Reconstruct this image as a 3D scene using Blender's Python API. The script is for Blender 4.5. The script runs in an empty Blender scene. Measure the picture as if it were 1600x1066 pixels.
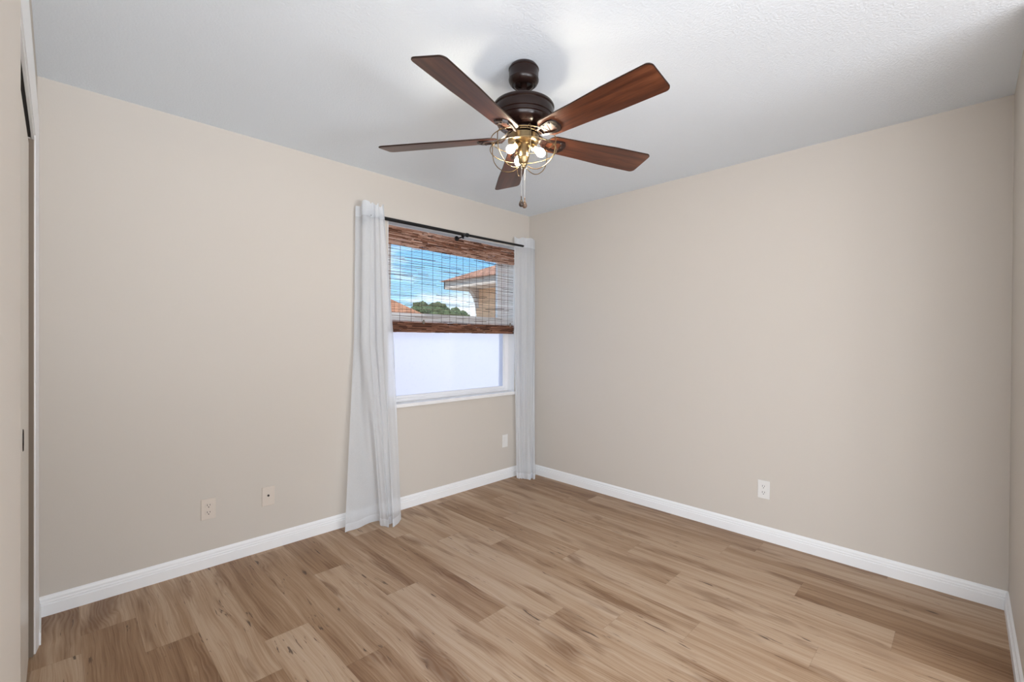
import bpy, bmesh, math, random
from mathutils import Vector, Matrix, noise as mnoise
PI = math.pi
random.seed(7)
SC = bpy.context.scene
COL = SC.collection

# ------------------------------------------------------------------ camera
RL, RW, RH = 3.250, 3.111, 2.44          # room: x in [-RL,0], y in [-RW,0]
cd = bpy.data.cameras.new('camera')
cam = bpy.data.objects.new('camera', cd); COL.objects.link(cam)
yaw, pit, roll = 0.7862, -0.0054, 0.0062
fw = Vector((math.sin(yaw)*math.cos(pit), math.cos(yaw)*math.cos(pit), math.sin(pit)))
rt = Vector((math.cos(yaw), -math.sin(yaw), 0)); up = rt.cross(fw)
r2 = rt*math.cos(roll) + up*math.sin(roll); u2 = up*math.cos(roll) - rt*math.sin(roll)
m = Matrix((r2, u2, -fw)).transposed().to_4x4(); m.translation = (-3.1851, -2.9556, 1.2745)
cam.matrix_world = m
cd.sensor_width = 36; cd.sensor_fit = 'HORIZONTAL'; cd.lens = 709.03/1600*36
cd.clip_start = 0.005; cd.clip_end = 300
SC.camera = cam

# ------------------------------------------------------------------ sky, sun, lamps, exposure
vs = SC.view_settings
vs.view_transform = 'Standard'; vs.look = 'None'; vs.exposure = 0.20; vs.gamma = 1.0; vs.use_curve_mapping = False
W = bpy.data.worlds.new('sky'); SC.world = W; W.use_nodes = True
nt = W.node_tree; nt.nodes.clear()
def wn(t, **k):
    n = nt.nodes.new(t)
    for a, b in k.items(): setattr(n, a, b)
    return n
tc = wn('ShaderNodeTexCoord'); sp = wn('ShaderNodeSeparateXYZ'); nt.links.new(tc.outputs['Generated'], sp.inputs[0])
rp = wn('ShaderNodeValToRGB'); nt.links.new(sp.outputs['Z'], rp.inputs[0])
e = rp.color_ramp.elements
e[0].position = 0.0; e[0].color = (0.62, 0.80, 0.93, 1); e[1].position = 0.16; e[1].color = (0.24, 0.54, 0.86, 1)
q = e.new(0.06); q.color = (0.42, 0.70, 0.92, 1); q = e.new(1.0); q.color = (0.12, 0.30, 0.66, 1)
mp = wn('ShaderNodeMapping'); mp.inputs['Scale'].default_value = (3, 3, 11); nt.links.new(tc.outputs['Generated'], mp.inputs[0])
nz = wn('ShaderNodeTexNoise'); nz.inputs['Scale'].default_value = 1.6; nz.inputs['Detail'].default_value = 6; nt.links.new(mp.outputs[0], nz.inputs[0])
cr = wn('ShaderNodeValToRGB'); cr.color_ramp.elements[0].position = .50; cr.color_ramp.elements[1].position = .68
nt.links.new(nz.outputs[0], cr.inputs[0])
mx = wn('ShaderNodeMixRGB'); nt.links.new(cr.outputs[0], mx.inputs[0]); nt.links.new(rp.outputs[0], mx.inputs[1]); mx.inputs[2].default_value = (1.05, 1.07, 1.1, 1)
bg = wn('ShaderNodeBackground'); bg.inputs[1].default_value = 1.42; nt.links.new(mx.outputs[0], bg.inputs[0])
wo = wn('ShaderNodeOutputWorld'); nt.links.new(bg.outputs[0], wo.inputs[0])

def light(name, kind, loc, energy, color, rot=(0,0,0), size=None, size_y=None, radius=None):
    l = bpy.data.lights.new(name, kind); l.energy = energy; l.color = color
    if size: l.shape = 'RECTANGLE'; l.size = size; l.size_y = size_y or size
    if radius: l.shadow_soft_size = radius
    o = bpy.data.objects.new(name, l); COL.objects.link(o); o.location = loc; o.rotation_euler = rot
    return o
sun = light('sun', 'SUN', (-6, -6, 12), 5.2, (1, .95, .87))
sun.rotation_euler = Vector((0.52, 0.50, -0.72)).to_track_quat('-Z', 'Y').to_euler(); sun.data.angle = .01
LAMP_A, LAMP_B, BULB_E, LAMP_C, LAMP_D = 183.0, 145.0, 150.0, 15.0, 11.0
# big soft fill lamps, added unseen behind the camera to even the light
light('added_fill_lamp', 'AREA', (-3.3, -6.40, 1.15), LAMP_A, (.94, .985, 1.05), (math.radians(106), 0, 0), 5.4, 2.0)
light('added_fill_lamp', 'AREA', (-6.90, -4.1, 1.15), LAMP_B, (.94, .985, 1.05), (math.radians(92), 0, math.radians(-90)), 4.0, 2.0)
upl = light('added_fill_uplight', 'AREA', (-5.6, -5.4, .30), LAMP_C, (.94, .985, 1.05), (0, 0, 0), 2.6, .9)  # added out of view to lift the far ceiling corner
upl.rotation_euler = (Vector((-.45, -.25, 2.9)) - upl.location).to_track_quat('-Z', 'Y').to_euler(); upl.data.spread = math.radians(70)
upl2 = light('added_fill_uplight', 'AREA', (-2.55, -6.2, .25), LAMP_D, (.94, .985, 1.05), (0, 0, 0), 1.3, .9)  # second added uplight, lifts the left part of the ceiling
upl2.rotation_euler = (Vector((-2.85, -.95, 2.75)) - upl2.location).to_track_quat('-Z', 'Y').to_euler(); upl2.data.spread = math.radians(46)

# ------------------------------------------------------------------ material helpers
def mat(name):
    M = bpy.data.materials.new(name); M.use_nodes = True; t = M.node_tree; t.nodes.clear()
    def N(kind, ins=None, **k):
        n = t.nodes.new(kind)
        for a, b in k.items(): setattr(n, a, b)
        for a, b in (ins or {}).items():
            if isinstance(b, bpy.types.NodeSocket): t.links.new(b, n.inputs[a])
            else: n.inputs[a].default_value = b
        return n
    return M, t, N
def ramp(N, fac, stops, interp='LINEAR'):
    n = N('ShaderNodeValToRGB', {0: fac}); r = n.color_ramp; r.interpolation = interp
    while len(r.elements) < len(stops): r.elements.new(.5)
    for el, (p, c) in zip(r.elements, stops):
        el.position = p; el.color = (c, c, c, 1) if isinstance(c, (int, float)) else (*c, 1)
    return n.outputs[0]
def math_(N, op, a, b=0.0, c=0.0, clamp=False):
    n = N('ShaderNodeMath', {0: a, 1: b, 2: c}, operation=op); n.use_clamp = clamp
    return n.outputs[0]
def mix(N, fac, a, b, mode='MIX'):
    return N('ShaderNodeMixRGB', {0: fac, 1: a, 2: b}, blend_type=mode).outputs[0]
def out(N, s): N('ShaderNodeOutputMaterial', {0: s})
def plain(name, col, rough=.5, metal=0.0, bump=None, spec=.5, vary=0.0, coat=0.0):
    M, t, N = mat(name)
    b = N('ShaderNodeBsdfPrincipled', {'Base Color': (*col, 1), 'Roughness': rough, 'Metallic': metal, 'Specular IOR Level': spec, 'Coat Weight': coat})
    o = N('ShaderNodeTexCoord')
    if vary:
        nzz = N('ShaderNodeTexNoise', {'Vector': o.outputs['Object'], 'Scale': 7.0, 'Detail': 4.0})
        c = mix(N, ramp(N, nzz.outputs[0], [(.3, 0.0), (.7, 1.0)]), (*[x*(1-vary) for x in col], 1), (*[min(1, x*(1+vary)) for x in col], 1))
        t.links.new(c, b.inputs['Base Color'])
    if bump:
        nz2 = N('ShaderNodeTexNoise', {'Vector': o.outputs['Object'], 'Scale': bump[0], 'Detail': 3.0})
        bn = N('ShaderNodeBump', {'Height': nz2.outputs[0], 'Strength': bump[1], 'Distance': bump[2]})
        t.links.new(bn.outputs[0], b.inputs['Normal'])
    out(N, b.outputs[0]); return M

M_WALL = plain('beige_wall_paint', (.60, .556, .502), .55, bump=(160, .12, .002), spec=.25)
M_CEIL = None
def ceil_mat():
    M, t, N = mat('textured_white_ceiling'); o = N('ShaderNodeTexCoord')
    a = N('ShaderNodeTexNoise', {'Vector': o.outputs['Object'], 'Scale': 120.0, 'Detail': 5.0, 'Roughness': .6})
    v = N('ShaderNodeTexVoronoi', {'Vector': o.outputs['Object'], 'Scale': 85.0})
    h = math_(N, 'ADD', ramp(N, a.outputs[0], [(.38, 0.0), (.62, 1.0)]), math_(N, 'MULTIPLY', v.outputs[0], .6))
    bn = N('ShaderNodeBump', {'Height': h, 'Strength': .32, 'Distance': .003})
    b = N('ShaderNodeBsdfPrincipled', {'Base Color': (.805, .872, .940, 1), 'Roughness': .9, 'Specular IOR Level': .1, 'Normal': bn.outputs[0]})
    out(N, b.outputs[0]); return M
M_CEIL = ceil_mat()
M_TRIM = plain('white_trim_paint', (.86, .87, .88), .32, bump=(60, .03, .002))
M_DOOR = plain('offwhite_door_paint', (.70, .66, .60), .35, bump=(30, .04, .002))
M_CLOSET_SHADE = plain('closet_painted_shade', (.12, .085, .06), .8)  # dark brown stands for the shade inside the closet
M_BRASS = plain('antique_brass', (.24, .175, .095), .30, 1.0, bump=(40, .05, .001))
M_BRONZE = plain('oil_rubbed_bronze', (.013, .0055, .0042), .26, 0.0, bump=(25, .03, .001), spec=.30)
M_BLACK = plain('black_powder_coat', (.008, .008, .009), .38, .3, bump=(120, .05, .0005))
M_PLATE_A = plain('almond_plastic', (.66, .59, .52), .35)
M_PLATE_W = plain('white_plastic', (.76, .75, .73), .35)
M_SLOT = plain('dark_slot', (.02, .018, .016), .6)
M_VINYL = plain('white_window_vinyl', (.83, .83, .85), .35, bump=(20, .02, .002))
M_SILL = plain('white_marble_sill', (.84, .84, .84), .22, vary=.03)
M_STUCCO = plain('tan_stucco', (.86, .53, .33), .9, bump=(40, .4, .01), vary=.06)
M_FASCIA = plain('grey_fascia_board', (.60, .51, .45), .7, vary=.05)
M_BOUNCE = plain('white_bounce_fence', (.80, .80, .85), .5, vary=.02)  # white so the added fence throws sunlight at the frosted pane
M_GROUND = plain('sandy_gravel_yard', (.46, .43, .37), .95, bump=(30, .5, .02), vary=.12)
M_BARK = plain('brown_bark', (.13, .09, .06), .9, bump=(30, .5, .02))
M_LEAF = plain('green_foliage', (.075, .105, .045), .75, bump=(3, 1.0, .3), vary=.6)
M_CORD = plain('dark_brown_cord', (.045, .03, .025), .8)
M_CHAIN = plain('silver_bead_chain', (.75, .74, .72), .3, .8)
M_KNOBD = plain('dark_walnut_knob', (.030, .018, .012), .4, vary=.2)
M_KNOBL = plain('brown_walnut_knob', (.10, .06, .038), .4, vary=.2)
M_TOGGLE = plain('grey_wood_toggle', (.20, .17, .14), .5)

def roof_mat():
    M, t, N = mat('terracotta_roof_tiles'); o = N('ShaderNodeTexCoord')
    br = N('ShaderNodeTexBrick', {'Vector': o.outputs['Object'], 'Color1': (.42, .19, .115, 1), 'Color2': (.56, .29, .18, 1), 'Mortar': (.20, .10, .07, 1), 'Scale': 3.2, 'Mortar Size': .03})
    nz_ = N('ShaderNodeTexNoise', {'Vector': o.outputs['Object'], 'Scale': 5.0, 'Detail': 4.0})
    c = mix(N, .25, br.outputs[0], nz_.outputs[0], 'OVERLAY')
    bn = N('ShaderNodeBump', {'Height': br.outputs[1], 'Strength': .4, 'Distance': .02})
    b = N('ShaderNodeBsdfPrincipled', {'Base Color': c, 'Roughness': .85, 'Normal': bn.outputs[0]}); out(N, b.outputs[0]); return M
M_ROOF = roof_mat()

def bulb_mat():
    M, t, N = mat('glowing_bulb'); em = N('ShaderNodeEmission', {'Color': (1, .87, .68, 1), 'Strength': BULB_E}); out(N, em.outputs[0]); return M
M_BULB = bulb_mat()

def glass_mat():
    M, t, N = mat('clear_window_glass')
    a = N('ShaderNodeBsdfTransparent', {'Color': (.95, .97, .98, 1)}); g = N('ShaderNodeBsdfGlossy', {'Roughness': .02})
    s = N('ShaderNodeMixShader', {0: .05, 1: a.outputs[0], 2: g.outputs[0]}); out(N, s.outputs[0]); return M
M_GLASS = glass_mat()
def frost_mat():
    M, t, N = mat('frosted_window_glass'); o = N('ShaderNodeTexCoord')
    n1 = N('ShaderNodeTexNoise', {'Vector': o.outputs['Object'], 'Scale': 55.0, 'Detail': 6.0, 'Roughness': .7})
    f = ramp(N, n1.outputs[0], [(.26, (.80, .81, .88)), (.42, (.90, .90, .95))])
    tr = N('ShaderNodeBsdfTranslucent', {'Color': (.96, .96, 1, 1)})
    rf = N('ShaderNodeBsdfRefraction', {'Color': f, 'Roughness': .42, 'IOR': 1.12})
    df = N('ShaderNodeBsdfPrincipled', {'Base Color': (.85, .85, .9, 1), 'Roughness': .35})
    s = N('ShaderNodeMixShader', {0: .12, 1: rf.outputs[0], 2: tr.outputs[0]})
    s2 = N('ShaderNodeMixShader', {0: .12, 1: s.outputs[0], 2: df.outputs[0]}); out(N, s2.outputs[0]); return M
M_FROST = frost_mat()

def sheer_mat(name, through):
    M, t, N = mat(name); o = N('ShaderNodeTexCoord')
    n1 = N('ShaderNodeTexNoise', {'Vector': o.outputs['Object'], 'Scale': 260.0, 'Detail': 2.0})
    c = ramp(N, n1.outputs[0], [(.3, (.80, .835, .88)), (.7, (.88, .91, .95))])
    d = N('ShaderNodeBsdfDiffuse', {'Color': c}); tl = N('ShaderNodeBsdfTranslucent', {'Color': c})
    a = N('ShaderNodeMixShader', {0: .38, 1: d.outputs[0], 2: tl.outputs[0]})
    tp = N('ShaderNodeBsdfTransparent', {'Color': (1, 1, 1, 1)})
    s = N('ShaderNodeMixShader', {0: through, 1: a.outputs[0], 2: tp.outputs[0]}); out(N, s.outputs[0]); return M
M_SHEER = sheer_mat('white_sheer_voile', .30)
M_SHEERH = sheer_mat('white_sheer_voile_doubled', .12)

def reed_mat(name, dark, midc, lightc):
    M, t, N = mat(name); o = N('ShaderNodeTexCoord'); at = N('ShaderNodeAttribute', attribute_name='tone')
    mp_ = N('ShaderNodeMapping', {'Vector': o.outputs['Object'], 'Scale': (9, 60, 160)})
    n1 = N('ShaderNodeTexNoise', {'Vector': mp_.outputs[0], 'Scale': 1.0, 'Detail': 3.0})
    f = math_(N, 'ADD', math_(N, 'MULTIPLY', n1.outputs[0], .5), math_(N, 'MULTIPLY', at.outputs['Fac'], .75))
    c = ramp(N, f, [(.30, dark), (.58, midc), (.98, lightc)])
    b = N('ShaderNodeBsdfPrincipled', {'Base Color': c, 'Roughness': .6, 'Specular IOR Level': .3})
    tl = N('ShaderNodeBsdfTranslucent', {'Color': c})
    s = N('ShaderNodeMixShader', {0: .18, 1: b.outputs[0], 2: tl.outputs[0]}); out(N, s.outputs[0]); return M
M_REED = reed_mat('woven_reed', (.075, .030, .018), (.32, .145, .090), (.78, .56, .46))
M_STICK = reed_mat('thin_matchstick_reed', (.05, .03, .024), (.14, .085, .065), (.36, .24, .19))

def blade_mat():
    M, t, N = mat('walnut_fan_blade'); o = N('ShaderNodeTexCoord')
    mp_ = N('ShaderNodeMapping', {'Vector': o.outputs['Object'], 'Scale': (2.2, 26, 26)})
    n0 = N('ShaderNodeTexNoise', {'Vector': mp_.outputs[0], 'Scale': 1.0, 'Detail': 5.0, 'Roughness': .6, 'Distortion': .6})
    mp2 = N('ShaderNodeMapping', {'Vector': o.outputs['Object'], 'Scale': (5, 150, 150)})
    n2 = N('ShaderNodeTexNoise', {'Vector': mp2.outputs[0], 'Scale': 1.0, 'Detail': 3.0})
    f = math_(N, 'ADD', math_(N, 'MULTIPLY', n0.outputs[0], .7), math_(N, 'MULTIPLY', n2.outputs[0], .3))
    c = ramp(N, f, [(.33, (.034, .0085, .004)), (.5, (.088, .025, .010)), (.68, (.165, .056, .024))])
    b = N('ShaderNodeBsdfPrincipled', {'Base Color': c, 'Roughness': .38, 'Specular IOR Level': .5, 'Coat Weight': .0, 'Coat Roughness': .3})
    out(N, b.outputs[0]); return M
M_BLADE = blade_mat()
M_EDGE = plain('dark_stained_blade_edge', (.020, .0075, .004), .45, spec=.3)

def floor_mat():
    M, t, N = mat('oak_vinyl_planks')
    uv = N('ShaderNodeUVMap', uv_map='plank'); s = N('ShaderNodeSeparateXYZ', {0: uv.outputs[0]})
    u, v = s.outputs[0], s.outputs[1]
    tone = N('ShaderNodeAttribute', attribute_name='tone').outputs['Fac']
    seed = N('ShaderNodeAttribute', attribute_name='seed').outputs['Fac']
    sd = math_(N, 'MULTIPLY', seed, 61.0)
    def vec(a, b): return N('ShaderNodeCombineXYZ', {0: a, 1: b, 2: sd}).outputs[0]
    def sc(x, k): return math_(N, 'MULTIPLY', x, k)
    def noi(a, b, det=3.0, rough=.55, dist=0.0):
        return N('ShaderNodeTexNoise', {'Vector': vec(a, b), 'Scale': 1.0, 'Detail': det, 'Roughness': rough, 'Distortion': dist}).outputs[0]
    w = noi(sc(u, 5.0), sc(v, 1.9), 2.0)
    patch = noi(sc(u, 9.0), sc(v, 1.55), 3.0, .55, .35)
    pm = ramp(N, patch, [(.545, 0.0), (.685, 1.0)])
    uw = math_(N, 'ADD', u, sc(math_(N, 'SUBTRACT', w, .5), .055))     # grain wanders a little
    uw = math_(N, 'ADD', uw, math_(N, 'MULTIPLY', sc(math_(N, 'SUBTRACT', noi(sc(u, 13.0), sc(v, 5.0), 1.0), .5), .085), pm))  # and swirls in the dark figure
    fine = noi(sc(uw, 190.0), sc(v, 3.2), 4.0, .65)
    mid_ = noi(sc(uw, 30.0), sc(v, .85), 4.0, .6, .25)
    broad = noi(sc(u, 7.0), sc(v, .9), 2.0)
    ring = math_(N, 'SINE', math_(N, 'ADD', sc(uw, 420.0), sc(mid_, 9.0)))
    ringm = math_(N, 'MULTIPLY', ring, sc(pm, .09))
    f = math_(N, 'ADD', math_(N, 'ADD', sc(fine, .34), sc(mid_, .34)), math_(N, 'ADD', sc(broad, .24), ringm))
    f = math_(N, 'ADD', f, sc(math_(N, 'SUBTRACT', tone, .5), .36))
    c = ramp(N, f, [(.26, (.185, .088, .036)), (.40, (.345, .208, .115)), (.52, (.500, .350, .232)), (.68, (.620, .485, .365))])
    c = mix(N, math_(N, 'MULTIPLY', pm, .74), c, (.185, .086, .034, 1))
    # thin dark checks and knots
    ckn = noi(sc(uw, 75.0), sc(v, 7.0), 3.0, .55, .5)
    ck = ramp(N, ckn, [(.640, 0.0), (.695, 1.0)])
    ck2 = math_(N, 'MULTIPLY', ck, ramp(N, noi(sc(u, 10.0), sc(v, 3.6), 2.0), [(.47, 0.0), (.56, 1.0)]))
    c = mix(N, sc(ck2, .85), c, (.060, .028, .015, 1))
    # knots: dark eye with a warm halo, only here and there
    vo = N('ShaderNodeTexVoronoi', {'Vector': vec(sc(uw, 8.0), sc(v, 2.6)), 'Scale': 1.0, 'Randomness': 1.0})
    vd = math_(N, 'ADD', vo.outputs['Distance'], sc(math_(N, 'SUBTRACT', noi(sc(u, 60.0), sc(v, 22.0), 2.0), .5), .16))
    sel = ramp(N, broad, [(.40, 1.0), (.50, 0.0)])
    halo = math_(N, 'MULTIPLY', ramp(N, vd, [(.06, 1.0), (.34, 0.0)]), sel)
    c = mix(N, sc(halo, .50), c, (.21, .105, .048, 1))
    kn = math_(N, 'MULTIPLY', ramp(N, vd, [(.035, 1.0), (.085, 0.0)]), sel)
    c = mix(N, sc(kn, .85), c, (.055, .026, .014, 1))
    ed = N('ShaderNodeUVMap', uv_map='edge'); es = N('ShaderNodeSeparateXYZ', {0: ed.outputs[0]})
    g = math_(N, 'MINIMUM', es.outputs[0], es.outputs[1])
    gm = ramp(N, sc(g, 100.0), [(.0, .55), (.16, 0.0)])
    c = mix(N, gm, c, (.10, .055, .03, 1))
    bh = math_(N, 'ADD', sc(fine, .5), sc(gm, -1.2))
    bn = N('ShaderNodeBump', {'Height': bh, 'Strength': .12, 'Distance': .002})
    b = N('ShaderNodeBsdfPrincipled', {'Base Color': c, 'Roughness': ramp(N, fine, [(.3, .40), (.7, .52)]), 'Specular IOR Level': .42, 'Normal': bn.outputs[0]})
    out(N, b.outputs[0]); return M
M_FLOOR = floor_mat()

# ------------------------------------------------------------------ mesh helpers
def link(name, bm, mats, parent=None, smooth=None, loc=None):
    me = bpy.data.meshes.new(name); bmesh.ops.recalc_face_normals(bm, faces=bm.faces[:]) if bm.faces else None
    bm.to_mesh(me); bm.free()
    for x in (mats if isinstance(mats, (list, tuple)) else [mats]): me.materials.append(x)
    o = bpy.data.objects.new(name, me); COL.objects.link(o)
    if parent: o.parent = parent
    if loc: o.location = loc
    if smooth is not None:
        me.polygons.foreach_set('use_smooth', [True]*len(me.polygons))
        if smooth < 180: me.set_sharp_from_angle(angle=math.radians(smooth))
    return o
def thing(name, label, cat, loc=(0,0,0), rz=0.0, group=None):
    o = bpy.data.objects.new(name, None); COL.objects.link(o); o.location = loc; o.rotation_euler = (0, 0, rz)
    o.empty_display_size = .05
    tag(o, label, cat, group); return o
def tag(o, label, cat, group=None):
    o['label'] = label; o['category'] = cat
    if group: o['group'] = group
    return o
def struct(o, label, cat):
    o['kind'] = 'structure'; o['label'] = label; o['category'] = cat; return o
def box(bm, a, b, bev=0.0, seg=2):
    x0, y0, z0 = [min(p, q) for p, q in zip(a, b)]; x1, y1, z1 = [max(p, q) for p, q in zip(a, b)]
    vs_ = [bm.verts.new(p) for p in ((x0,y0,z0),(x1,y0,z0),(x1,y1,z0),(x0,y1,z0),(x0,y0,z1),(x1,y0,z1),(x1,y1,z1),(x0,y1,z1))]
    fs = [bm.faces.new([vs_[i] for i in f]) for f in ((0,3,2,1),(4,5,6,7),(0,1,5,4),(1,2,6,5),(2,3,7,6),(3,0,4,7))]
    if bev:
        es = list({ed for f in fs for ed in f.edges})
        bmesh.ops.bevel(bm, geom=es, offset=bev, segments=seg, profile=.5, affect='EDGES')
def boxes(lst, bev=0.0):
    bm = bmesh.new()
    for a, b in lst: box(bm, a, b, bev)
    return bm
def tube(bm, pts, rad, seg=8, closed=False, caps=True, tone=None):
    pts = [Vector(p) for p in pts]; n = len(pts); rings = []
    rads = rad if isinstance(rad, (list, tuple)) else [rad]*n
    prev = None
    for i, p in enumerate(pts):
        if closed: d = pts[(i+1) % n] - pts[i-1]
        else: d = pts[min(i+1, n-1)] - pts[max(i-1, 0)]
        d.normalize()
        if prev is None:
            a = Vector((0,0,1)) if abs(d.z) < .9 else Vector((1,0,0)); x = d.cross(a).normalized()
        else:
            x = prev - d*prev.dot(d); x.normalize()
        prev = x; y = d.cross(x)
        rings.append([bm.verts.new(p + (x*math.cos(2*PI*k/seg) + y*math.sin(2*PI*k/seg))*rads[i]) for k in range(seg)])
    rr = rings + ([rings[0]] if closed else [])
    fs = []
    for a, b in zip(rr, rr[1:]):
        for k in range(seg): fs.append(bm.faces.new((a[k], a[(k+1) % seg], b[(k+1) % seg], b[k])))
    if caps and not closed:
        fs.append(bm.faces.new(rings[0][::-1])); fs.append(bm.faces.new(rings[-1]))
    return fs
def lathe(bm, prof, seg=48, M_=None):
    rings = []
    for r, z in prof:
        if r < 1e-5: rings.append([bm.verts.new((0, 0, z))])
        else: rings.append([bm.verts.new((r*math.cos(2*PI*k/seg), r*math.sin(2*PI*k/seg), z)) for k in range(seg)])
    newv = [v_ for r in rings for v_ in r]
    for a, b in zip(rings, rings[1:]):
        for k in range(seg):
            k2 = (k+1) % seg
            if len(a) == 1 and len(b) == 1: continue
            if len(a) == 1: bm.faces.new((a[0], b[k], b[k2]))
            elif len(b) == 1: bm.faces.new((a[k], b[0], a[k2]))
            else: bm.faces.new((a[k], b[k], b[k2], a[k2]))
    if M_ is not None:
        for v_ in newv: v_.co = M_ @ v_.co
def sweep(path, prof, closed_prof=True):
    """profile (offset into the room, z) swept along a list of (point, inward normal) in plan, mitred"""
    bm = bmesh.new(); rings = []
    for p, nrm in path: rings.append([bm.verts.new((p[0]+nrm[0]*d, p[1]+nrm[1]*d, z)) for d, z in prof])
    k = len(prof)
    for a, b in zip(rings, rings[1:]):
        for i in range(k): bm.faces.new((a[i], a[(i+1) % k], b[(i+1) % k], b[i]))
    bm.faces.new(rings[0]); bm.faces.new(rings[-1][::-1])
    return bm

# ------------------------------------------------------------------ room shell
WXL, WXR, WZ0, WZ1, WT = -1.50, -0.19, 0.765, 2.124, 0.20      # window opening and wall thickness
HALL = -6.6
bm = boxes([((-RL-.9, 0, 0), (WXL, WT, RH)), ((WXR, 0, 0), (.2, WT, RH)), ((WXL, 0, 0), (WXR, WT, WZ0)), ((WXL, 0, WZ1), (WXR, WT, RH))])
struct(link('wall_back', bm, M_WALL), 'beige painted wall holding the window', 'wall')
struct(link('wall_right', boxes([((0, HALL, 0), (.2, 0, RH))]), M_WALL), 'long blank beige wall to the right of the window corner', 'wall')
# near wall: cut short, corner behind the camera left open for the fill lamps
DX1 = -0.84
struct(link('wall_front', boxes([((DX1, -RW-.12, 0), (0, -RW, RH))]), M_WALL), 'beige wall strip at the far right edge of the photo', 'wall')
# left wall: closet opening, and the section nearer the camera standing proud
CY0, CY1, CZ = -0.333, -1.90, 2.07
bm = boxes([((-RL-.12, CY0, 0), (-RL, 0, RH)), ((-RL-.12, CY1, CZ), (-RL, CY0, RH))])
box(bm, (-RL-.12, CY1-.42, 0), (-RL+.024, CY1, RH), .006)
struct(link('wall_left', bm, M_WALL), 'beige closet wall at the far left edge of the photo', 'wall')
struct(link('wall_closet', boxes([((-RL-.75, CY1-.30, 0), (-RL-.70, 0, RH)), ((-RL-.70, CY1-.30, 0), (-RL-.12, CY1-.25, RH))]), M_CLOSET_SHADE), 'closet back behind the sliding door, its shade set into the colour', 'wall')
struct(link('wall_outer', boxes([((-RL-3.9, HALL-.1, 0), (.2, HALL, RH)), ((-RL-3.9, HALL, 0), (-RL-3.8, 0, RH)), ((-RL-3.8, -.1, 0), (-RL-.75, 0, RH))]), M_WALL), 'walls of the open space behind the camera', 'wall')
struct(link('ceiling', boxes([((-RL-3.9, HALL-.1, RH), (.2, WT, RH+.1))]), M_CEIL), 'white textured ceiling', 'ceiling')

# floor: planks laid along y, edges and end joints measured from the photograph
PW, PL = 0.1805, 1.22
joints = {-3: -.31, -2: -.63, -1: -1.11, 0: -.89, 1: -1.27, 2: -.495, 3: -.942, 4: -.20, 5: -1.62, 6: -.62, 7: -.90, 8: -1.315, 9: -1.863, 10: -1.53, 11: -2.364, 12: -1.933, 13: -.85, 14: -1.45}
# tones: (row, index) -> value, index 0 ends at the row's listed joint on the far side
tones = {(-3,0): .50, (-3,1): .22, (-2,0): .50, (-2,1): .25, (-1,0): .55, (-1,1): .22, (0,0): .28, (0,1): .62, (1,0): .50, (1,1): .32, (2,0): .24, (2,1): .66, (3,0): .36, (3,1): .68,
         (4,0): .62, (4,1): .36, (4,2): .58, (5,0): .62, (5,1): .66, (6,0): .52, (6,1): .68, (7,0): .60, (7,1): .54, (8,0): .42, (8,1): .68, (9,0): .52, (9,1): .62,
         (10,0): .50, (10,1): .60, (11,0): .55, (11,1): .24, (10,2): .26, (12,0): .46, (12,1): .50, (13,0): .36, (13,1): .42, (14,0): .34, (14,1): .34}
bm = bmesh.new(); U1 = bm.loops.layers.uv.new('plank'); U2 = bm.loops.layers.uv.new('edge')
LT = bm.faces.layers.float.new('tone'); LS = bm.faces.layers.float.new('seed')
rnd = random.Random(21)
for k in range(-26, 15):
    x0 = -2.573 + PW*k; x1 = min(x0 + PW, .2)
    j = joints.get(k, -rnd.random()*PL)
    while j < -PL: j += PL
    first = joints.get(k, j)
    ends = [WT]; yy = j
    while yy > HALL: ends.append(yy); yy -= PL
    ends.append(HALL)
    for i, (ya, yb) in enumerate(zip(ends, ends[1:])):
        if ya - yb < 1e-4: continue
        # index relative to the listed joint
        rel = 0 if ya > first + 1e-6 else 1 + int(round((first - ya)/PL))
        tn = tones.get((k, rel), .40 + .28*rnd.random())
        sdv = rnd.random(); off = rnd.random()*9
        f = bm.faces.new([bm.verts.new(p) for p in ((x0, yb, 0), (x1, yb, 0), (x1, ya, 0), (x0, ya, 0))])
        f[LT] = tn; f[LS] = sdv
        ln = ya - yb
        for lp, uvv, ev in zip(f.loops, ((0, 0), (x1-x0, 0), (x1-x0, ln), (0, ln)), ((0,0),(0,0),(0,0),(0,0))):
            lp[U1].uv = (uvv[0], uvv[1] + off)
            lp[U2].uv = (uvv[0], uvv[1])
bmesh.ops.remove_doubles(bm, verts=bm.verts[:], dist=1e-5)
me = bpy.data.meshes.new('floor'); bm.to_mesh(me); bm.free(); me.materials.append(M_FLOOR)
fl = bpy.data.objects.new('floor', me); COL.objects.link(fl); struct(fl, 'oak look vinyl plank floor', 'floor')

# baseboards with a moulded top
BT, BH = .014, .090
PROF = [(0, 0), (BT, 0), (BT, .050), (BT-.003, .0525), (BT-.0035, .0575), (BT-.002, .0605), (BT-.0035, .064), (BT-.0055, .0665), (BT-.0055, .076), (BT-.007, .081), (BT-.0105, .0865), (.001, BH), (0, BH)]
def base(name, path, label): return struct(link(name, sweep(path, PROF), M_TRIM), label, 'baseboard')
base('baseboard_back', [((-RL, 0), (1, -1)), ((0, 0), (-1, -1))], 'white moulded baseboard under the window wall')
base('baseboard_right', [((0, 0), (-1, -1)), ((0, -RW), (-1, 1))], 'white moulded baseboard along the long blank wall')
base('baseboard_front', [((0, -RW), (-1, 1)), ((DX1, -RW), (0, 1))], 'white moulded baseboard at the right edge of the photo')
base('baseboard_left', [((-RL, 0), (1, -1)), ((-RL, -.272), (1.25, 0))], 'short white baseboard between the corner and the closet casing')

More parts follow.
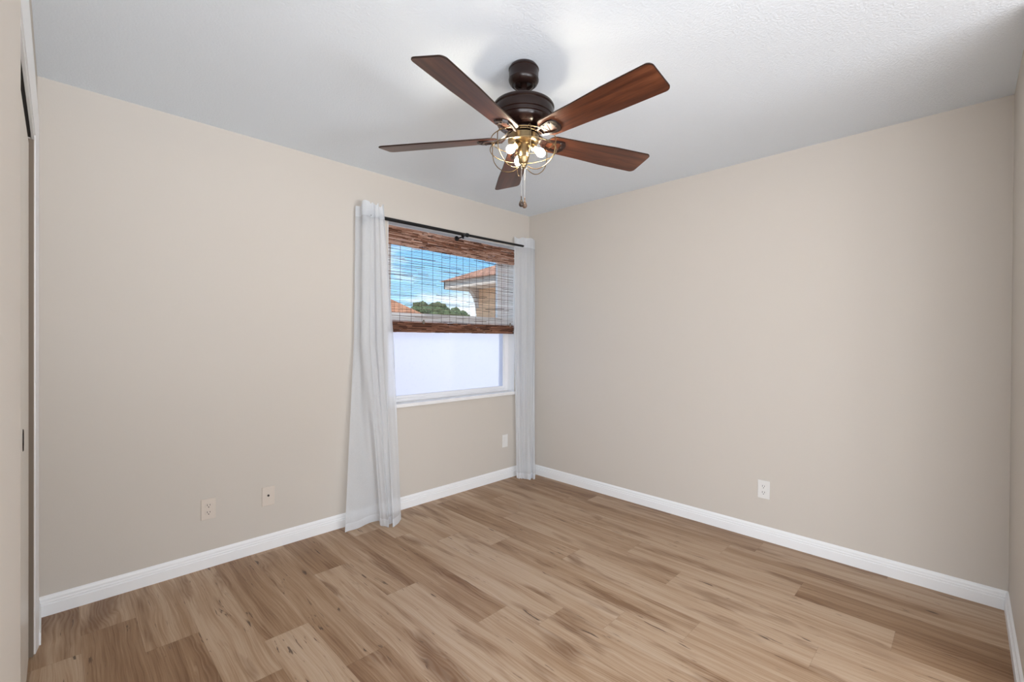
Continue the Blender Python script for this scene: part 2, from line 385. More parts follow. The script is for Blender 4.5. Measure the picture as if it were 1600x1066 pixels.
# closet casing: thick outer edge, thin inner edge, mitred head
CP = [(0, 0), (.011, 0), (.012, .008), (.010, .020), (.0075, .034), (.005, .052), (.003, .061), (0, .061)]
def casing():
    bm = bmesh.new(); HD = 1.50                      # the head casing is wider than the side casing
    def ring(fn): return [bm.verts.new(fn(d, w)) for d, w in CP]
    r0 = ring(lambda d, w: (-RL+d, -.272-w, 0)); r1 = ring(lambda d, w: (-RL+d, -.272-w, 2.071+(.061-w)*HD)); r2_ = ring(lambda d, w: (-RL+d, CY1+.002, 2.071+(.061-w)*HD))
    n = len(CP)
    for a, b in ((r0, r1), (r1, r2_)):
        for i in range(n): bm.faces.new((a[i], a[(i+1) % n], b[(i+1) % n], b[i]))
    bm.faces.new(r0); bm.faces.new(r2_[::-1])
    box(bm, (-RL-.008, CY1+.002, CZ-.022), (-RL, CY0-.018, CZ-.001))      # fascia hiding the door track
    return bm
struct(link('trim_3', boxes([((-RL-.118, CY1+.002, CZ-.016), (-RL-.010, CY0-.018, CZ-.001))]), M_SLOT), 'black strip painted as the shaded gap above the closet door', 'trim')  # black colour stands in for the shade in the track pocket
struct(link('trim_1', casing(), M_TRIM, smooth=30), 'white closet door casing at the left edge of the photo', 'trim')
struct(link('trim_2', boxes([((-RL-.118, CY0-.016, 0), (-RL-.002, CY0-.001, CZ-.022))]), plain('jamb_painted_shade', (.20, .155, .115), .7)), 'jamb beside the closet door, browned for the shade in the gap', 'trim')  # shade of the gap is put into the jamb colour
d1 = bpy.data.objects.new('door_1', None); COL.objects.link(d1); d1.location = (-RL-.0145, 0, 0)
struct(d1, 'off white sliding closet door at the left edge of the photo', 'door')
link('door_panel', boxes([((-.034, CY1+.01, .012), (0, CY0-.042, CZ-.045))], .003), M_DOOR, d1)
bm = bmesh.new(); lathe(bm, [(.0001, .0005), (.010, .0005), (.013, .0025), (.014, .0012), (.014, 0)], 24, Matrix.Translation((0, -.80, .935)) @ Matrix.Diagonal((1, 1, 2.6, 1)) @ Matrix.Rotation(PI/2, 4, 'Y'))
fp = link('finger_pull', bm, M_BRONZE, d1, 40); fp['label'] = 'dark oval finger pull'
lt = link('latch_plate', boxes([((-.016, CY0-.0425, .885), (-.004, CY0-.0385, .945))], .001), M_BRASS, d1); lt['label'] = 'brass latch plate'

# ------------------------------------------------------------------ window
w1 = bpy.data.objects.new('window_1', None); COL.objects.link(w1); w1.location = ((WXL+WXR)/2, .09, WZ0)
struct(w1, 'white single hung window with frosted lower pane', 'window')
def wl(pts): return [tuple(Vector(p) - w1.location) for p in pts]
def wboxes(lst, bev=.002): return boxes([tuple(wl(ab)) for ab in lst], bev)
F0, F1 = .085, .165
link('window_frame', wboxes([((WXL, F0, WZ0+.022), (WXL+.045, F1, WZ1)), ((WXR-.045, F0, WZ0+.022), (WXR, F1, WZ1)), ((WXL+.045, F0, WZ1-.045), (WXR-.045, F1, WZ1)), ((WXL+.045, F0, WZ0+.022), (WXR-.045, F1, WZ0+.047))]), M_VINYL, w1)
A, B = WXL+.045, WXR-.045
lo = link('lower_sash', wboxes([((A, .088, WZ0+.047), (A+.014, .112, 1.462)), ((B-.014, .088, WZ0+.047), (B, .112, 1.462)), ((A+.014, .088, WZ0+.047), (B-.014, .112, WZ0+.068)), ((A+.014, .084, 1.405), (B-.014, .112, 1.462))]), M_VINYL, w1)
p_ = link('frosted_pane', wboxes([((A+.012, .098, WZ0+.066), (B-.012, .1005, 1.408))], 0), M_FROST, lo); p_['label'] = 'frosted glass pane'
us = link('upper_sash', wboxes([((A, .118, 1.43), (A+.05, .145, WZ1-.045)), ((B-.065, .118, 1.43), (B, .145, WZ1-.045)), ((A+.05, .118, WZ1-.085), (B-.065, .145, WZ1-.045)), ((A+.05, .118, 1.43), (B-.065, .145, 1.468))]), M_VINYL, w1)
link('clear_pane', wboxes([((A+.048, .130, 1.465), (B-.063, .133, WZ1-.083))], 0), M_GLASS, us)
# white reveal lining and sill
link('reveal_lining', wboxes([((WXR-.004, .0, WZ0+.022), (WXR+.001, F0, WZ1)), ((WXL-.001, .0, WZ0+.022), (WXL+.004, F0, WZ1)), ((WXL, .0, WZ1-.004), (WXR, F0, WZ1+.001))], 0), M_TRIM, w1)
link('window_sill', wboxes([((WXL-.004, -.022, WZ0-.006), (WXR+.004, F0+.01, WZ0+.022))], .005), M_SILL, w1)

# ------------------------------------------------------------------ bamboo shade (inside the reveal)
SX0, SX1, SY = -1.493, -0.197, .018
sh = thing('bamboo_shade', 'woven reddish brown bamboo roman shade drawn over the upper half of the window', 'window shade', ((SX0+SX1)/2, SY, 2.10))
so = sh.location.copy()
def reeds(n, z0, z1, y0, y1, rmin, rmax, lmin, lmax, tone, tilt, seed, full=False):
    r = random.Random(seed); bm = bmesh.new(); L = bm.faces.layers.float.new('tone')
    for i in range(n):
        z = z0 + (z1-z0)*((i+r.random())/n)
        ln = (SX1-SX0) if full else r.uniform(lmin, lmax)
        xa = SX0 if full else r.uniform(SX0 - ln*.5, SX1 - ln*.5)
        xb = min(xa + ln, SX1); xa = max(xa, SX0)
        y = r.uniform(y0, y1); t_ = r.uniform(*tone); k = max(3, int((xb-xa)/.07)+2)
        tl_ = r.gauss(0, tilt); ph = r.random()*6; am = r.uniform(.0004, .0022)
        pts = []
        for q in range(k):
            s_ = q/(k-1); x = xa + (xb-xa)*s_
            zz = z + tl_*(x-(xa+xb)/2) + am*math.sin(ph + s_*(xb-xa)*11)
            pts.append((x-so.x, y-so.y, min(max(zz, z0), z1)-so.z))
        ra = r.uniform(rmin, rmax)
        for f in tube(bm, pts, [ra*r.uniform(.7, 1.15) for _ in pts], 5): f[L] = t_
    return bm
def flat_slats(n, z0, z1, y, hh, tone, seed):
    r = random.Random(seed); bm = bmesh.new(); L = bm.faces.layers.float.new('tone')
    for i in range(n):
        z = z0 + (z1-z0)*(i+.5)/n; x = SX0
        while x < SX1 - .01:
            x2 = min(x + r.uniform(.03, .13), SX1); t_ = r.uniform(*tone); b4 = len(bm.faces)
            yy = y + r.uniform(-.002, .002); zz = z + r.uniform(-.0015, .0015)
            box(bm, (x-so.x, yy-so.y-.0012, zz-hh/2-so.z), (x2-so.x, yy-so.y+.0012, zz+hh/2-so.z))
            bm.faces.ensure_lookup_table()
            for f in bm.faces[b4:]: f[L] = t_
            x = x2
    return bm
def joinbm(a, b):
    me_ = bpy.data.meshes.new('tmp'); b.to_mesh(me_); b.free(); a.from_mesh(me_); bpy.data.meshes.remove(me_); return a
va = flat_slats(17, 1.956, 2.094, SY-.012, .0086, (.05, .75), 3)
va = joinbm(va, reeds(170, 1.950, 2.093, SY-.020, SY-.013, .0010, .0025, .06, .32, (.0, .85), .018, 4))
va = joinbm(va, reeds(60, 1.946, 1.998, SY-.022, SY-.014, .0010, .0024, .06, .25, (.55, 1.05), .035, 5))
link('valance', va, M_REED, sh)
pn = reeds(56, 1.392, 1.960, SY-.003, SY+.003, .0008, .0016, .9, 1.296, (.1, .9), .004, 6, True)
pn = joinbm(pn, reeds(55, 1.392, 1.960, SY-.004, SY+.003, .0010, .0021, .06, .30, (.0, .8), .02, 8))
link('reed_panel', pn, M_STICK, sh)
st = flat_slats(9, 1.318, 1.394, SY-.008, .0090, (.0, .45), 11)
st = joinbm(st, flat_slats(9, 1.318, 1.394, SY+.004, .0090, (.0, .5), 12))
st = joinbm(st, reeds(40, 1.319, 1.393, SY-.016, SY-.010, .0013, .0026, .12, .5, (.0, .55), .008, 13))
link('folded_stack', st, M_REED, sh)
for i, x in enumerate((-1.475, -1.39, -1.293, -1.199, -1.098, -1.012, -.932, -.863, -.796, -.727, -.649, -.576, -.501, -.428, -.35, -.27)):
    bm = bmesh.new(); tube(bm, [(x-so.x+random.uniform(-.002,.002), -.0055, 1.965-so.z), (x-so.x, -.0055, 1.68-so.z), (x-so.x+random.uniform(-.003,.003), -.0055, 1.390-so.z)], .0013, 5)
    link('string', bm, M_CORD, sh)
for x in (-1.199, -.262):
    bm = bmesh.new(); lathe(bm, [(0, .016), (.004, .015), (.007, .008), (.010, -.004), (.009, -.013), (.005, -.017), (0, -.018)], 14)
    link('cord_toggle', bm, M_TOGGLE, sh, 60, (x-so.x, -.032, 1.400-so.z))

# ------------------------------------------------------------------ curtain rod
rod = thing('curtain_rod', 'black telescoping curtain rod above the window', 'curtain rod', (-.9, -.08, 2.112)); ro = rod.location.copy()
def R_(x, y, z): return (x-ro.x, y-ro.y, z-ro.z)
RY = -.085; RZ = 2.110
bm = bmesh.new(); tube(bm, [R_(-1.715, RY, RZ-.004), R_(-.825, RY, RZ+.003)], .0125, 20); link('thick_tube', bm, M_BLACK, rod, 40)
bm = bmesh.new(); tube(bm, [R_(-.85, RY, RZ+.003), R_(-.030, RY, RZ+.013)], .0100, 20); link('thin_tube', bm, M_BLACK, rod, 40)
bm = bmesh.new(); tube(bm, [R_(-.846, RY, RZ+.003), R_(-.842, RY, RZ+.003), R_(-.824, RY, RZ+.003), R_(-.820, RY, RZ+.003)], [.0135, .0165, .0165, .0135], 20); link('sleeve_collar', bm, M_BLACK, rod, 40)
for x, dz in ((-.875, .003), (-1.690, -.004), (-.055, .0125)):
    bm = bmesh.new()
    # round wall plate, arm, and a cup cradling the rod from below
    lathe(bm, [(0, .007), (.018, .007), (.021, .004), (.021, 0), (0, 0)], 24, Matrix.Translation(R_(x, -.0005, RZ+dz-.022)) @ Matrix.Rotation(PI/2, 4, 'X'))
    tube(bm, [R_(x, -.004, RZ+dz-.022), R_(x, RY+.02, RZ+dz-.022), R_(x, RY, RZ+dz-.018)], .0055, 10)
    cup = [R_(x, RY + .0165*math.sin(a), RZ+dz-.002 - .0165*math.cos(a)) for a in [(-1+2*i/10)*1.75 for i in range(11)]]
    for dx in (-.006, 0, .006): tube(bm, [(c[0]+dx, c[1], c[2]) for c in cup], .0032, 6)
    tube(bm, [R_(x, RY, RZ+dz-.018), R_(x, RY, RZ+dz-.034)], [.006, .0085], 10)
    link('bracket', bm, M_BLACK, rod, 40)
bm = bmesh.new(); lathe(bm, [(0, .016), (.009, .014), (.0145, .006), (.015, 0), (.011, -.006), (0, -.007)], 20, Matrix.Translation(R_(-1.721, RY, RZ-.004)) @ Matrix.Rotation(-PI/2, 4, 'Y'))
link('end_cap', bm, M_BLACK, rod, 40)

# ------------------------------------------------------------------ sheer curtains
def catmull(ps, t):
    n = len(ps)-1; s = t*n; i = min(int(s), n-1); f = s-i
    p0, p1, p2, p3 = ps[max(i-1, 0)], ps[i], ps[i+1], ps[min(i+2, n)]
    lin = p1.lerp(p2, f)
    c = .5*((2*p1) + (p2-p0)*f + (2*p0-5*p1+4*p2-p3)*f*f + (3*p1-p0-3*p2+p3)*f**3)
    return lin.lerp(c, .7)
def curtain_pt(levels, zs, u, z, seed):
    # levels: top, mid, bottom polylines
    pts = [catmull([Vector((x, y, 0)) for x, y in L], u) for L in levels]
    if z >= zs[1]:
        s = (zs[0]-z)/(zs[0]-zs[1]); p = pts[0].lerp(pts[1], s)
    else:
        s = (zs[1]-z)/(zs[1]-zs[2]); p = pts[1].lerp(pts[2], s)
    k = (zs[0]-z)/(zs[0]-zs[2])
    wv = math.sin(u*58 + 2.1*math.sin(k*2.4+seed) + seed)*.0030*(.45+.55*k) + math.sin(u*31+seed*2 + k*1.7)*.004*math.sin(PI*min(k*1.1, 1))
    p.y += wv; p.x += wv*.45
    p.y = min(p.y, -.0185); p.x = min(p.x, -.0125)
    p.z = z
    return p
def curtain(name, label, loc, levels, zs, topfn, seed):
    t_ = thing(name, label, 'curtain', loc, 0, 'sheer curtains flanking the window'); L0 = Vector(loc)
    NU = 110
    def grid(zrows):
        bm = bmesh.new(); rows = []
        for zr in zrows:
            rows.append([bm.verts.new(curtain_pt(levels, zs, i/NU, zr(i/NU), seed) - L0) for i in range(NU+1)])
        for a, b in zip(rows, rows[1:]):
            for i in range(NU): bm.faces.new((a[i], b[i], b[i+1], a[i+1]))
        return bm
    zb = zs[0]-.092; NZ = 46
    lo_ = lambda u: zs[2] + .004*math.sin(u*23+seed)**2
    link('fabric_panel', grid([(lambda u, s=s: zb + (lo_(u)+.05-zb)*s/NZ) for s in range(NZ+1)]), M_SHEER, t_, 180)
    link('header_band', grid([(lambda u, s=s: topfn(u)*(1-s/8) + zb*s/8) for s in range(9)]), M_SHEERH, t_, 180)
    link('bottom_hem', grid([(lambda u, s=s: lo_(u)+.05*(1-s/4)) for s in range(5)]), M_SHEERH, t_, 180)
    return t_
topL = [(-1.764,-.035),(-1.738,-.060),(-1.752,-.112),(-1.706,-.128),(-1.694,-.108),(-1.672,-.104),(-1.664,-.128),(-1.648,-.130),(-1.630,-.106),(-1.610,-.104),(-1.603,-.122)]
midL = [(-1.772,-.035),(-1.735,-.05),(-1.756,-.11),(-1.704,-.12),(-1.680,-.085),(-1.646,-.085),(-1.642,-.115),(-1.604,-.12),(-1.573,-.085),(-1.535,-.085),(-1.512,-.11)]
botL = [(-1.869,-.123),(-1.744,-.103),(-1.614,-.088),(-1.645,-.171),(-1.635,-.203),(-1.621,-.238),(-1.589,-.195),(-1.574,-.21),(-1.601,-.262),(-1.55,-.233),(-1.491,-.184)]
curtain('sheer_curtain', 'white sheer curtain bunched left of the window, flaring out at the floor', (-1.68, -.1, 0), [topL, midL, botL], (2.185, 1.243, .006),
        lambda u: 2.182 + .010*math.cos(u*26) - .03*max(0, .16-u)/.16, 1.3)
topR = [(-.252,-.050),(-.200,-.050),(-.176,-.085),(-.149,-.115),(-.08,-.118),(-.030,-.100),(-.016,-.03)]
midR = [(-.240,-.050),(-.190,-.055),(-.183,-.10),(-.148,-.118),(-.08,-.118),(-.020,-.10),(-.016,-.03)]
botR = [(-.241,-.084),(-.225,-.125),(-.205,-.14),(-.190,-.205),(-.146,-.180),(-.150,-.225),(-.022,-.120)]
curtain('sheer_curtain', 'narrow white sheer curtain hanging in the corner right of the window', (-.13, -.1, 0), [topR, midR, botR], (2.200, 1.094, .006),
        lambda u: 2.197 + .004*math.cos(u*20), 4.2)

# ------------------------------------------------------------------ wall plates
def plate(name, label, cat, loc, rz, m_, kind, group=None):
    """local frame: plate faces -y"""
    t_ = thing(name, label, cat, loc, rz, group)
    w_, h_ = (.070, .115) if kind != 'narrow' else (.066, .115)
    link('cover_plate', boxes([((-w_/2, -.0062, -h_/2), (w_/2, 0, h_/2))], .0028), m_, t_)
    if kind == 'duplex':
        for s in (1, -1):
            bm = bmesh.new(); n = 24; ring = []
            for y_, k_ in ((-.0060, 1.0), (-.0082, 1.0), (-.0088, .95)):
                ring.append([bm.verts.new((.0165*k_*math.cos(a)*min(1, 1.0), y_, s*.0195 + max(-.0125, min(.0125, .0165*math.sin(a)))*k_)) for a in [2*PI*i/n for i in range(n)]])
            for a, b in zip(ring, ring[1:]):
                for i in range(n): bm.faces.new((a[i], a[(i+1)%n], b[(i+1)%n], b[i]))
            bm.faces.new(ring[-1])
            rc = link('receptacle', bm, m_, t_)
            bm = bmesh.new()
            for sx, hh in ((-.0062, .0050), (.0062, .0042)): box(bm, (sx-.0013, -.0092, s*.0195+.0035-hh), (sx+.0013, -.0085, s*.0195+.0035+hh))
            lathe(bm, [(0, .0006), (.0028, .0006), (.0028, 0)], 12, Matrix.Translation((0, -.0086, s*.0195-.0078)) @ Matrix.Rotation(PI/2, 4, 'X'))
            sl = link('slots', bm, M_SLOT, rc); sl['label'] = 'dark socket slots'
        bm = bmesh.new(); lathe(bm, [(0, .0012), (.0022, .0010), (.003, 0)], 12, Matrix.Translation((0, -.006, 0)) @ Matrix.Rotation(PI/2, 4, 'X')); link('screw', bm, m_, t_)
    elif kind == 'coax':
        bm = bmesh.new(); lathe(bm, [(0, .005), (.0015, .005), (.0036, .008), (.0046, .008), (.0048, .002), (.0062, .002), (.0062, 0)], 16, Matrix.Translation((0, -.006, .004)) @ Matrix.Rotation(PI/2, 4, 'X'))
        j = link('cable_jack', bm, M_SLOT, t_, 40); j['label'] = 'dark round cable jack'
        for s in (1, -1):
            bm = bmesh.new(); lathe(bm, [(0, .0012), (.0022, .0010), (.003, 0)], 12, Matrix.Translation((0, -.006, s*.042)) @ Matrix.Rotation(PI/2, 4, 'X')); link('screw', bm, m_, t_)
    else:
        link('insert', boxes([((-.0165, -.0086, -.034), (.0165, -.0055, .034))], .0012), M_PLATE_W, t_)
        for s in (1, -1):
            bm = bmesh.new(); lathe(bm, [(0, .0012), (.0022, .0010), (.003, 0)], 12, Matrix.Translation((0, -.006, s*.048)) @ Matrix.Rotation(PI/2, 4, 'X')); link('screw', bm, m_, t_)
    return t_
plate('wall_outlet', 'almond duplex outlet low on the wall left of the curtain', 'outlet', (-2.595, 0, .322), 0, M_PLATE_A, 'duplex', 'duplex outlets')
plate('cable_outlet', 'almond wall plate with a single dark cable jack, left of the curtain', 'outlet', (-2.291, 0, .320), 0, M_PLATE_A, 'coax')
plate('wall_plate', 'small white wall plate under the window beside the corner curtain', 'wall plate', (-.310, 0, .345), 0, M_PLATE_W, 'narrow')
plate('wall_outlet', 'white duplex outlet on the long blank right wall', 'outlet', (0, -2.055, .322), -PI/2, M_PLATE_W, 'duplex', 'duplex outlets')

# ------------------------------------------------------------------ ceiling fan
FX, FY = -1.7735, -1.6075
fan = thing('ceiling_fan', 'bronze ceiling fan with five walnut blades and a lit wire cage lamp', 'ceiling fan', (FX, FY, RH))
def zf(z): return z - RH
def lat(name, prof, m_, parent=fan, seg=56, sm=35, M_=None):
    bm = bmesh.new(); lathe(bm, [(r, zf(z)) for r, z in prof], seg, M_); return link(name, bm, m_, parent, sm)
lat('canopy', [(0, 2.4395), (.0570, 2.4395), (.0610, 2.434), (.0650, 2.427), (.0650, 2.423), (.0632, 2.421), (.0628, 2.386), (.0646, 2.383), (.0640, 2.377), (.0585, 2.366), (.0505, 2.359), (.0470, 2.3605), (.0445, 2.3575), (.0370, 2.3550), (.0345, 2.3580), (.0330, 2.3640), (.018, 2.3640), (0, 2.3640)], M_BRONZE)
lat('downrod', [(0, 2.366), (.0140, 2.366), (.0140, 2.333), (.0140, 2.313), (.0205, 2.311), (.0215, 2.304), (.026, 2.299), (0, 2.297)], M_BRONZE, seg=24)
lat('motor_housing', [(0, 2.302), (.030, 2.3005), (.065, 2.295), (.095, 2.286), (.117, 2.277), (.1275, 2.2705), (.1315, 2.264), (.1315, 2.2585), (.1290, 2.2560), (.1275, 2.2535), (.1285, 2.250), (.1283, 2.236), (.1265, 2.222), (.1225, 2.219), (.1205, 2.206), (.1165, 2.203), (.1135, 2.193), (.108, 2.185), (.096, 2.177), (.070, 2.172), (0, 2.170)], M_BRONZE)
lat('flywheel', [(0, 2.172), (.055, 2.172), (.060, 2.168), (.060, 2.158), (.054, 2.154), (0, 2.154)], M_BRONZE)
# blades
PH = 3.4189; PITCH = -.2382; BZ = 2.134; RT = .640
def blade_mesh():
    bm = bmesh.new()
    prof = []        # half outline (x along, half width)
    xi, xo = .110, RT + .004; wi, wo = .054, .0715
    pts = []
    def corner(cx, cy, r, a0, a1, n=7): return [(cx + r*math.cos(a0+(a1-a0)*i/n), cy + r*math.sin(a0+(a1-a0)*i/n)) for i in range(n+1)]
    pts += corner(xo-.022, wo-.022, .022, 0, PI/2)
    pts += [(xo-.20, wo-.003), (xi+.20, wi+.006)]
    pts += corner(xi+.040, wi-.040, .040, PI/2, PI)
    low = [(x, -y) for x, y in reversed(pts)]
    outl = pts + low
    h = .0030
    rows = []
    for z, k in ((-h, .0015), (-h+.0012, 0), (h-.0012, 0), (h, .0015)):
        rows.append([bm.verts.new((x - math.copysign(min(k, 1), x-.37), y - math.copysign(k, y), z)) for x, y in outl])
    n = len(outl)
    for a, b in zip(rows, rows[1:]):
        for i in range(n): bm.faces.new((a[i], a[(i+1)%n], b[(i+1)%n], b[i])).material_index = 1
    bm.faces.new(rows[0][::-1]); bm.faces.new(rows[-1])
    return bm
def iron_mesh():
    """bracket under the blade: two arms joined by a rounded bar, root curling up to the flywheel"""
    bm = bmesh.new()
    zb = -.0065
    loop = [(.098, .016), (.130, .026), (.168, .031), (.184, .027), (.190, .014), (.190, -.014), (.184, -.027), (.168, -.031), (.130, -.026), (.098, -.016)]
    def strip(pl, w_, h_, close=False):
        n = len(pl); prev = None
        for i in range(n):
            p = Vector((*pl[i], 0)) if len(pl[i]) == 2 else Vector(pl[i])
            d = (Vector((*pl[min(i+1, n-1)], 0)) if len(pl[0]) == 2 else Vector(pl[min(i+1, n-1)])) - (Vector((*pl[max(i-1, 0)], 0)) if len(pl[0]) == 2 else Vector(pl[max(i-1, 0)]))
            d.z = 0; d.normalize(); s_ = Vector((-d.y, d.x, 0)); ww = w_[i] if isinstance(w_, list) else w_
            base_ = p + Vector((0, 0, zb)) if len(pl[0]) == 2 else p
            cur = [bm.verts.new(base_ + s_*ww + Vector((0,0,h_))), bm.verts.new(base_ + s_*ww*.8 - Vector((0,0,h_))), bm.verts.new(base_ - s_*ww*.8 - Vector((0,0,h_))), bm.verts.new(base_ - s_*ww + Vector((0,0,h_)))]
            if prev:
                for k in range(4): bm.faces.new((prev[k], prev[(k+1)%4], cur[(k+1)%4], cur[k]))
            else: bm.faces.new(cur)
            prev = cur
        bm.faces.new(prev[::-1])
    strip(loop, [.006, .006, .007, .009, .012, .012, .009, .007, .006, .006], .0034)
    strip([(.046, 0, .030), (.060, 0, .026), (.078, 0, .010), (.092, 0, -.002), (.108, 0, -.0068)], [.016, .017, .019, .021, .020], .0042)
    for x, y in ((.172, .026), (.172, -.026), (.186, 0)):
        lathe(bm, [(0, -.0125), (.004, -.012), (.0055, -.0098), (.0055, -.008)], 10, Matrix.Translation((x, y, 0)))
    return bm
b0 = i0 = None
for k in range(5):
    a = PH + k*2*PI/5
    if b0 is None:
        b0 = link('blade', blade_mesh(), [M_BLADE, M_EDGE], fan, 30); i0 = link('blade_iron', iron_mesh(), M_BRONZE, fan, 30); b, ir = b0, i0
    else:
        b = b0.copy(); ir = i0.copy(); COL.objects.link(b); COL.objects.link(ir); b.parent = fan; ir.parent = fan
    mt = Matrix.Translation((0, 0, zf(BZ))) @ Matrix.Rotation(a, 4, 'Z')
    b.matrix_local = mt @ Matrix.Rotation(PITCH, 4, 'X')
    ir.matrix_local = mt @ Matrix.Rotation(PITCH, 4, 'X')
# light kit
lat('light_neck', [(0, 2.156), (.0275, 2.156), (.0275, 2.146), (.062, 2.144), (.066, 2.141), (.066, 2.118), (.062, 2.113), (.058, 2.111), (.030, 2.108), (.026, 2.104), (0, 2.104)], M_BRASS)['label'] = 'antique brass lamp fitter'
lat('center_stem', [(0, 2.106), (.0235, 2.106), (.0235, 2.060), (.025, 2.058), (.025, 2.052), (.022, 2.048), (.020, 2.030), (.013, 2.022), (.013, 2.016), (.010, 2.008), (0, 2.004)], M_BRASS, seg=32)
NEAR = math.radians(223.7)
for a_ in (-44, 76, 196):
    a = NEAR + math.radians(a_)
    M_ = Matrix.Rotation(a, 4, 'Z') @ Matrix.Translation((.036, 0, zf(2.096))) @ Matrix.Rotation(math.radians(128), 4, 'Y')
    bm = bmesh.new(); lathe(bm, [(0, -.014), (.011, -.014), (.0125, -.008), (.0125, .012), (.0145, .014), (.0145, .019), (.010, .020), (0, .020)], 24, M_)
    sk = link('lamp_socket', bm, M_BRASS, fan, 35)
    bm = bmesh.new(); lathe(bm, [(0, .0205), (.0088, .0205), (.0092, .026), (.0125, .033), (.0165, .043), (.0175, .052), (.0155, .061), (.0100, .068), (.004, .0705), (0, .071)], 20, M_)
    bl = link('light_bulb', bm, M_BULB, sk, 180); bl['label'] = 'glowing warm bulb'
# wire cage
CAGE = [(.068, 2.150), (.100, 2.147), (.126, 2.138), (.1405, 2.122), (.1425, 2.100), (.141, 2.078), (.135, 2.050), (.118, 2.024), (.092, 2.004), (.064, 1.996), (.040, 2.000), (.020, 2.012)]
bm = bmesh.new()
for r, z, wr in ((.1390, 2.1245, .0021), (.1420, 2.081, .0021), (.066, 2.150, .0024)):
    tube(bm, [(r*math.cos(2*PI*i/64), r*math.sin(2*PI*i/64), zf(z)) for i in range(64)], wr, 7, True)
cg = link('wire_cage', bm, M_BRASS, fan, 180); cg['label'] = 'antique brass wire cage'
for q in range(6):
    a = NEAR + math.radians(12 + 60*q)
    bm = bmesh.new()
    P3 = [Vector((r, 0, zf(z))) for r, z in CAGE]
    tube(bm, [Matrix.Rotation(a, 4, 'Z') @ catmull(P3, i/40) for i in range(41)], .0019, 7)
    link('cage_rib', bm, M_BRASS, cg, 180)
for (lx, ly), zt, zb_, m_, lab in (((-.0075, -.020), 2.012, 1.882, M_KNOBD, 'dark teardrop pull'), ((.0075, .010), 2.006, 1.885, M_KNOBL, 'brown teardrop pull')):
    # lx along image right, ly along view direction
    px = lx*.707 + ly*.707; py = -lx*.707 + ly*.707
    bm = bmesh.new()
    n = int((zt-zb_)/.0034)
    tube(bm, [(px, py, zf(zt)), (px, py, zf(zb_-.003))], .0004, 5)
    for i in range(n):
        z = zf(zt - (i+.5)*.0034)
        bmesh.ops.create_icosphere(bm, subdivisions=1, radius=.0011, matrix=Matrix.Translation((px, py, z)))
    ch = link('pull_chain', bm, M_CHAIN, fan)
    bm = bmesh.new(); lathe(bm, [(0, .000), (.0018, -.001), (.0022, -.006), (.0020, -.014), (.0042, -.020), (.0085, -.029), (.0105, -.036), (.0098, -.042), (.0058, -.0465), (0, -.048)], 18)
    kn = link('chain_pendant', bm, m_, ch, 60, (px, py, zf(zb_))); kn['label'] = lab

# ------------------------------------------------------------------ outside the window
struct(link('ground', boxes([((-60, .2, -.30), (70, 90, -.18))]), M_GROUND), 'ground outside the window', 'ground')
fn = thing('bounce_fence', 'white panel fence added outside to brighten the frosted lower pane', 'fence', (-.5, 1.7, -.18))  # made-up fence, a sunlit reflector behind the frosted pane
nb = 30
bm = bmesh.new()
for i in range(nb): box(bm, (-3.5+i*.195, -.012, .06), (-3.5+i*.195+.188, .012, 1.50))
link('bounce_boards', bm, M_BOUNCE, fn)
link('bounce_rail', boxes([((-3.5, -.03, 1.50), (2.40, .03, 1.56))]), M_BOUNCE, fn); link('bounce_rail', boxes([((-3.5, -.03, .02), (2.40, .03, .08))]), M_BOUNCE, fn)
for i in range(5):
    link('bounce_post', boxes([((-3.56+i*1.46, -.05, 0), (-3.46+i*1.46, .05, 1.62))]), M_BOUNCE, fn)
# neighbouring house on the right: stucco side wall, soffit, fascia and tiled roof
h1 = thing('tan_house', 'tan stucco house with orange tiled eave seen through the shade at right', 'house', (2.55, 3.7, -.18))
def H(x, y, z): return (x-2.55, y-3.7, z+.18)
link('wall', boxes([(H(2.55, 1.2, -.18), H(6.5, 3.75, 2.28))]), M_STUCCO, h1)
link('soffit', boxes([(H(2.12, .8, 2.22), H(6.9, 4.15, 2.30))]), M_FASCIA, h1)
link('fascia', boxes([(H(2.09, .78, 2.22), H(2.12, 4.18, 2.38)), (H(2.09, 4.15, 2.22), H(6.9, 4.18, 2.38))]), M_FASCIA, h1)
bm = bmesh.new(); v8 = [bm.verts.new(H(*p)) for p in ((2.02, .7, 2.36), (6.9, .7, 2.36), (6.9, 4.25, 2.36), (2.02, 4.25, 2.36), (3.6, 2.0, 3.02), (5.3, 2.0, 3.02), (5.3, 2.9, 3.02), (3.6, 2.9, 3.02))]
for f in ((0,1,2,3), (4,7,6,5), (0,4,5,1), (1,5,6,2), (2,6,7,3), (3,7,4,0)): bm.faces.new([v8[i] for i in f])
link('roof', bm, M_ROOF, h1)
bm = bmesh.new()
for i in range(11):
    a = i/10*PI/2
    pass
arc = [H(2.50 - .36*math.cos(a)**1.0 + 0, 3.78, 1.78 + .44*math.sin(a)) for a in [i/10*PI/2 for i in range(11)]]
corb = [H(2.56, 3.68, 1.75)] + [H(2.56 - .34*(1-math.cos(a)), 3.68, 1.75 + .47*math.sin(a)) for a in [i/10*PI/2 for i in range(1, 11)]] + [H(2.56, 3.68, 2.22)]
bot = [bm.verts.new(p) for p in corb]; top = [bm.verts.new((p[0], p[1]+.10, p[2])) for p in corb]
bm.faces.new(bot); bm.faces.new(top[::-1]); n = len(corb)
for i in range(n): bm.faces.new((bot[i], bot[(i+1)%n], top[(i+1)%n], top[i]))
link('eave_bracket', bm, M_FASCIA, h1)
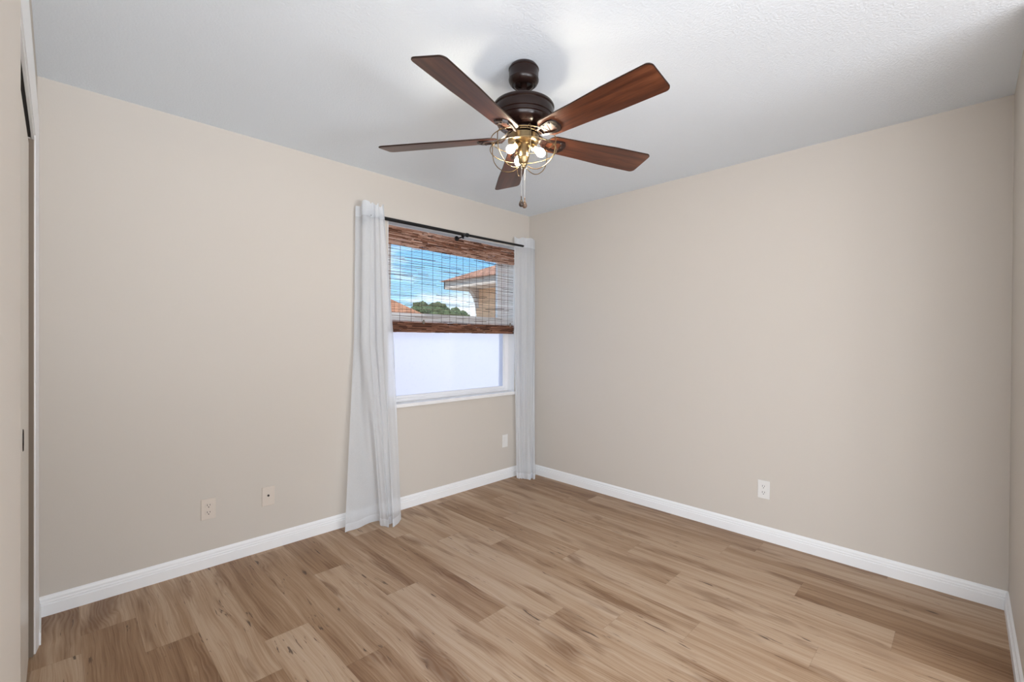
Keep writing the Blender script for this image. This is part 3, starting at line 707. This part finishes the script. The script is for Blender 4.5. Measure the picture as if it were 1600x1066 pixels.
# farther house at the left
h2 = thing('distant_house', 'distant house with sloping orange tiled roof seen at the left of the shade', 'house', (6.4, 13.6, -.18))
h2.rotation_euler.z = math.radians(-32)
link('wall', boxes([((-6.0, -.0, 0), (1.9, 5, 1.95))]), M_STUCCO, h2)
bm = bmesh.new(); pr = [(-6.6, 1.85), (2.55, 1.85), (-2.0, 3.90)]
a_ = [bm.verts.new((x, -.5, z)) for x, z in pr]; b_ = [bm.verts.new((x, 5.5, z)) for x, z in pr]
bm.faces.new(a_); bm.faces.new(b_[::-1])
for i in range(3): bm.faces.new((a_[i], b_[i], b_[(i+1)%3], a_[(i+1)%3]))
link('roof', bm, M_ROOF, h2)
# trees on the horizon
def crown(seed, w_, h_):
    bm = bmesh.new(); r = random.Random(seed)
    for _ in range(9):
        c = Vector((r.uniform(-.6, .6)*w_, r.uniform(-.5, .5)*w_, r.uniform(-.35, .4)*h_)); s_ = r.uniform(.32, .55)
        g = bmesh.ops.create_icosphere(bm, subdivisions=3, radius=1.0)
        for v_ in g['verts']:
            d = 1 + .45*mnoise.noise(v_.co*2.3 + Vector((seed*3.1, _*1.7, 0))) + .25*mnoise.noise(v_.co*6 + Vector((seed, _, 2)))
            v_.co = Vector((v_.co.x*s_*w_*d, v_.co.y*s_*w_*d, v_.co.z*s_*h_*d)) + c
    return bm
TR = []
for az, dist, w_, h_, zt, lab in ((31.0, 32.5, 1.25, 1.5, 3.1, 'low round tree beside the distant roof, leftmost of the trees'), (33.9, 38.0, 1.55, 1.6, 3.75, 'taller green tree right of the distant roof, second from left'),
                                  (36.6, 33.5, 1.35, 1.5, 3.45, 'green tree in the middle of the window view, third from left'), (38.9, 39.5, 1.35, 1.3, 3.1, 'green tree nearest the tan stucco house')):
    TR.append((-3.19 + dist*math.sin(math.radians(az)), -2.96 + dist*math.cos(math.radians(az)), w_, h_, zt, lab))
for i, (x, y, w_, h_, zt, lab) in enumerate(TR):
    t_ = thing('tree', lab, 'tree', (x, y, -.18), 0, 'trees beyond the fence')
    bm = bmesh.new(); tube(bm, [(0, 0, 0), (.05, 0, 1.0), (-.03, .04, zt-.4)], [.16, .12, .07], 8); link('trunk', bm, M_BARK, t_, 60)
    link('foliage', crown(i+2, w_, h_), M_LEAF, t_, None, (0, 0, zt-h_*.45))
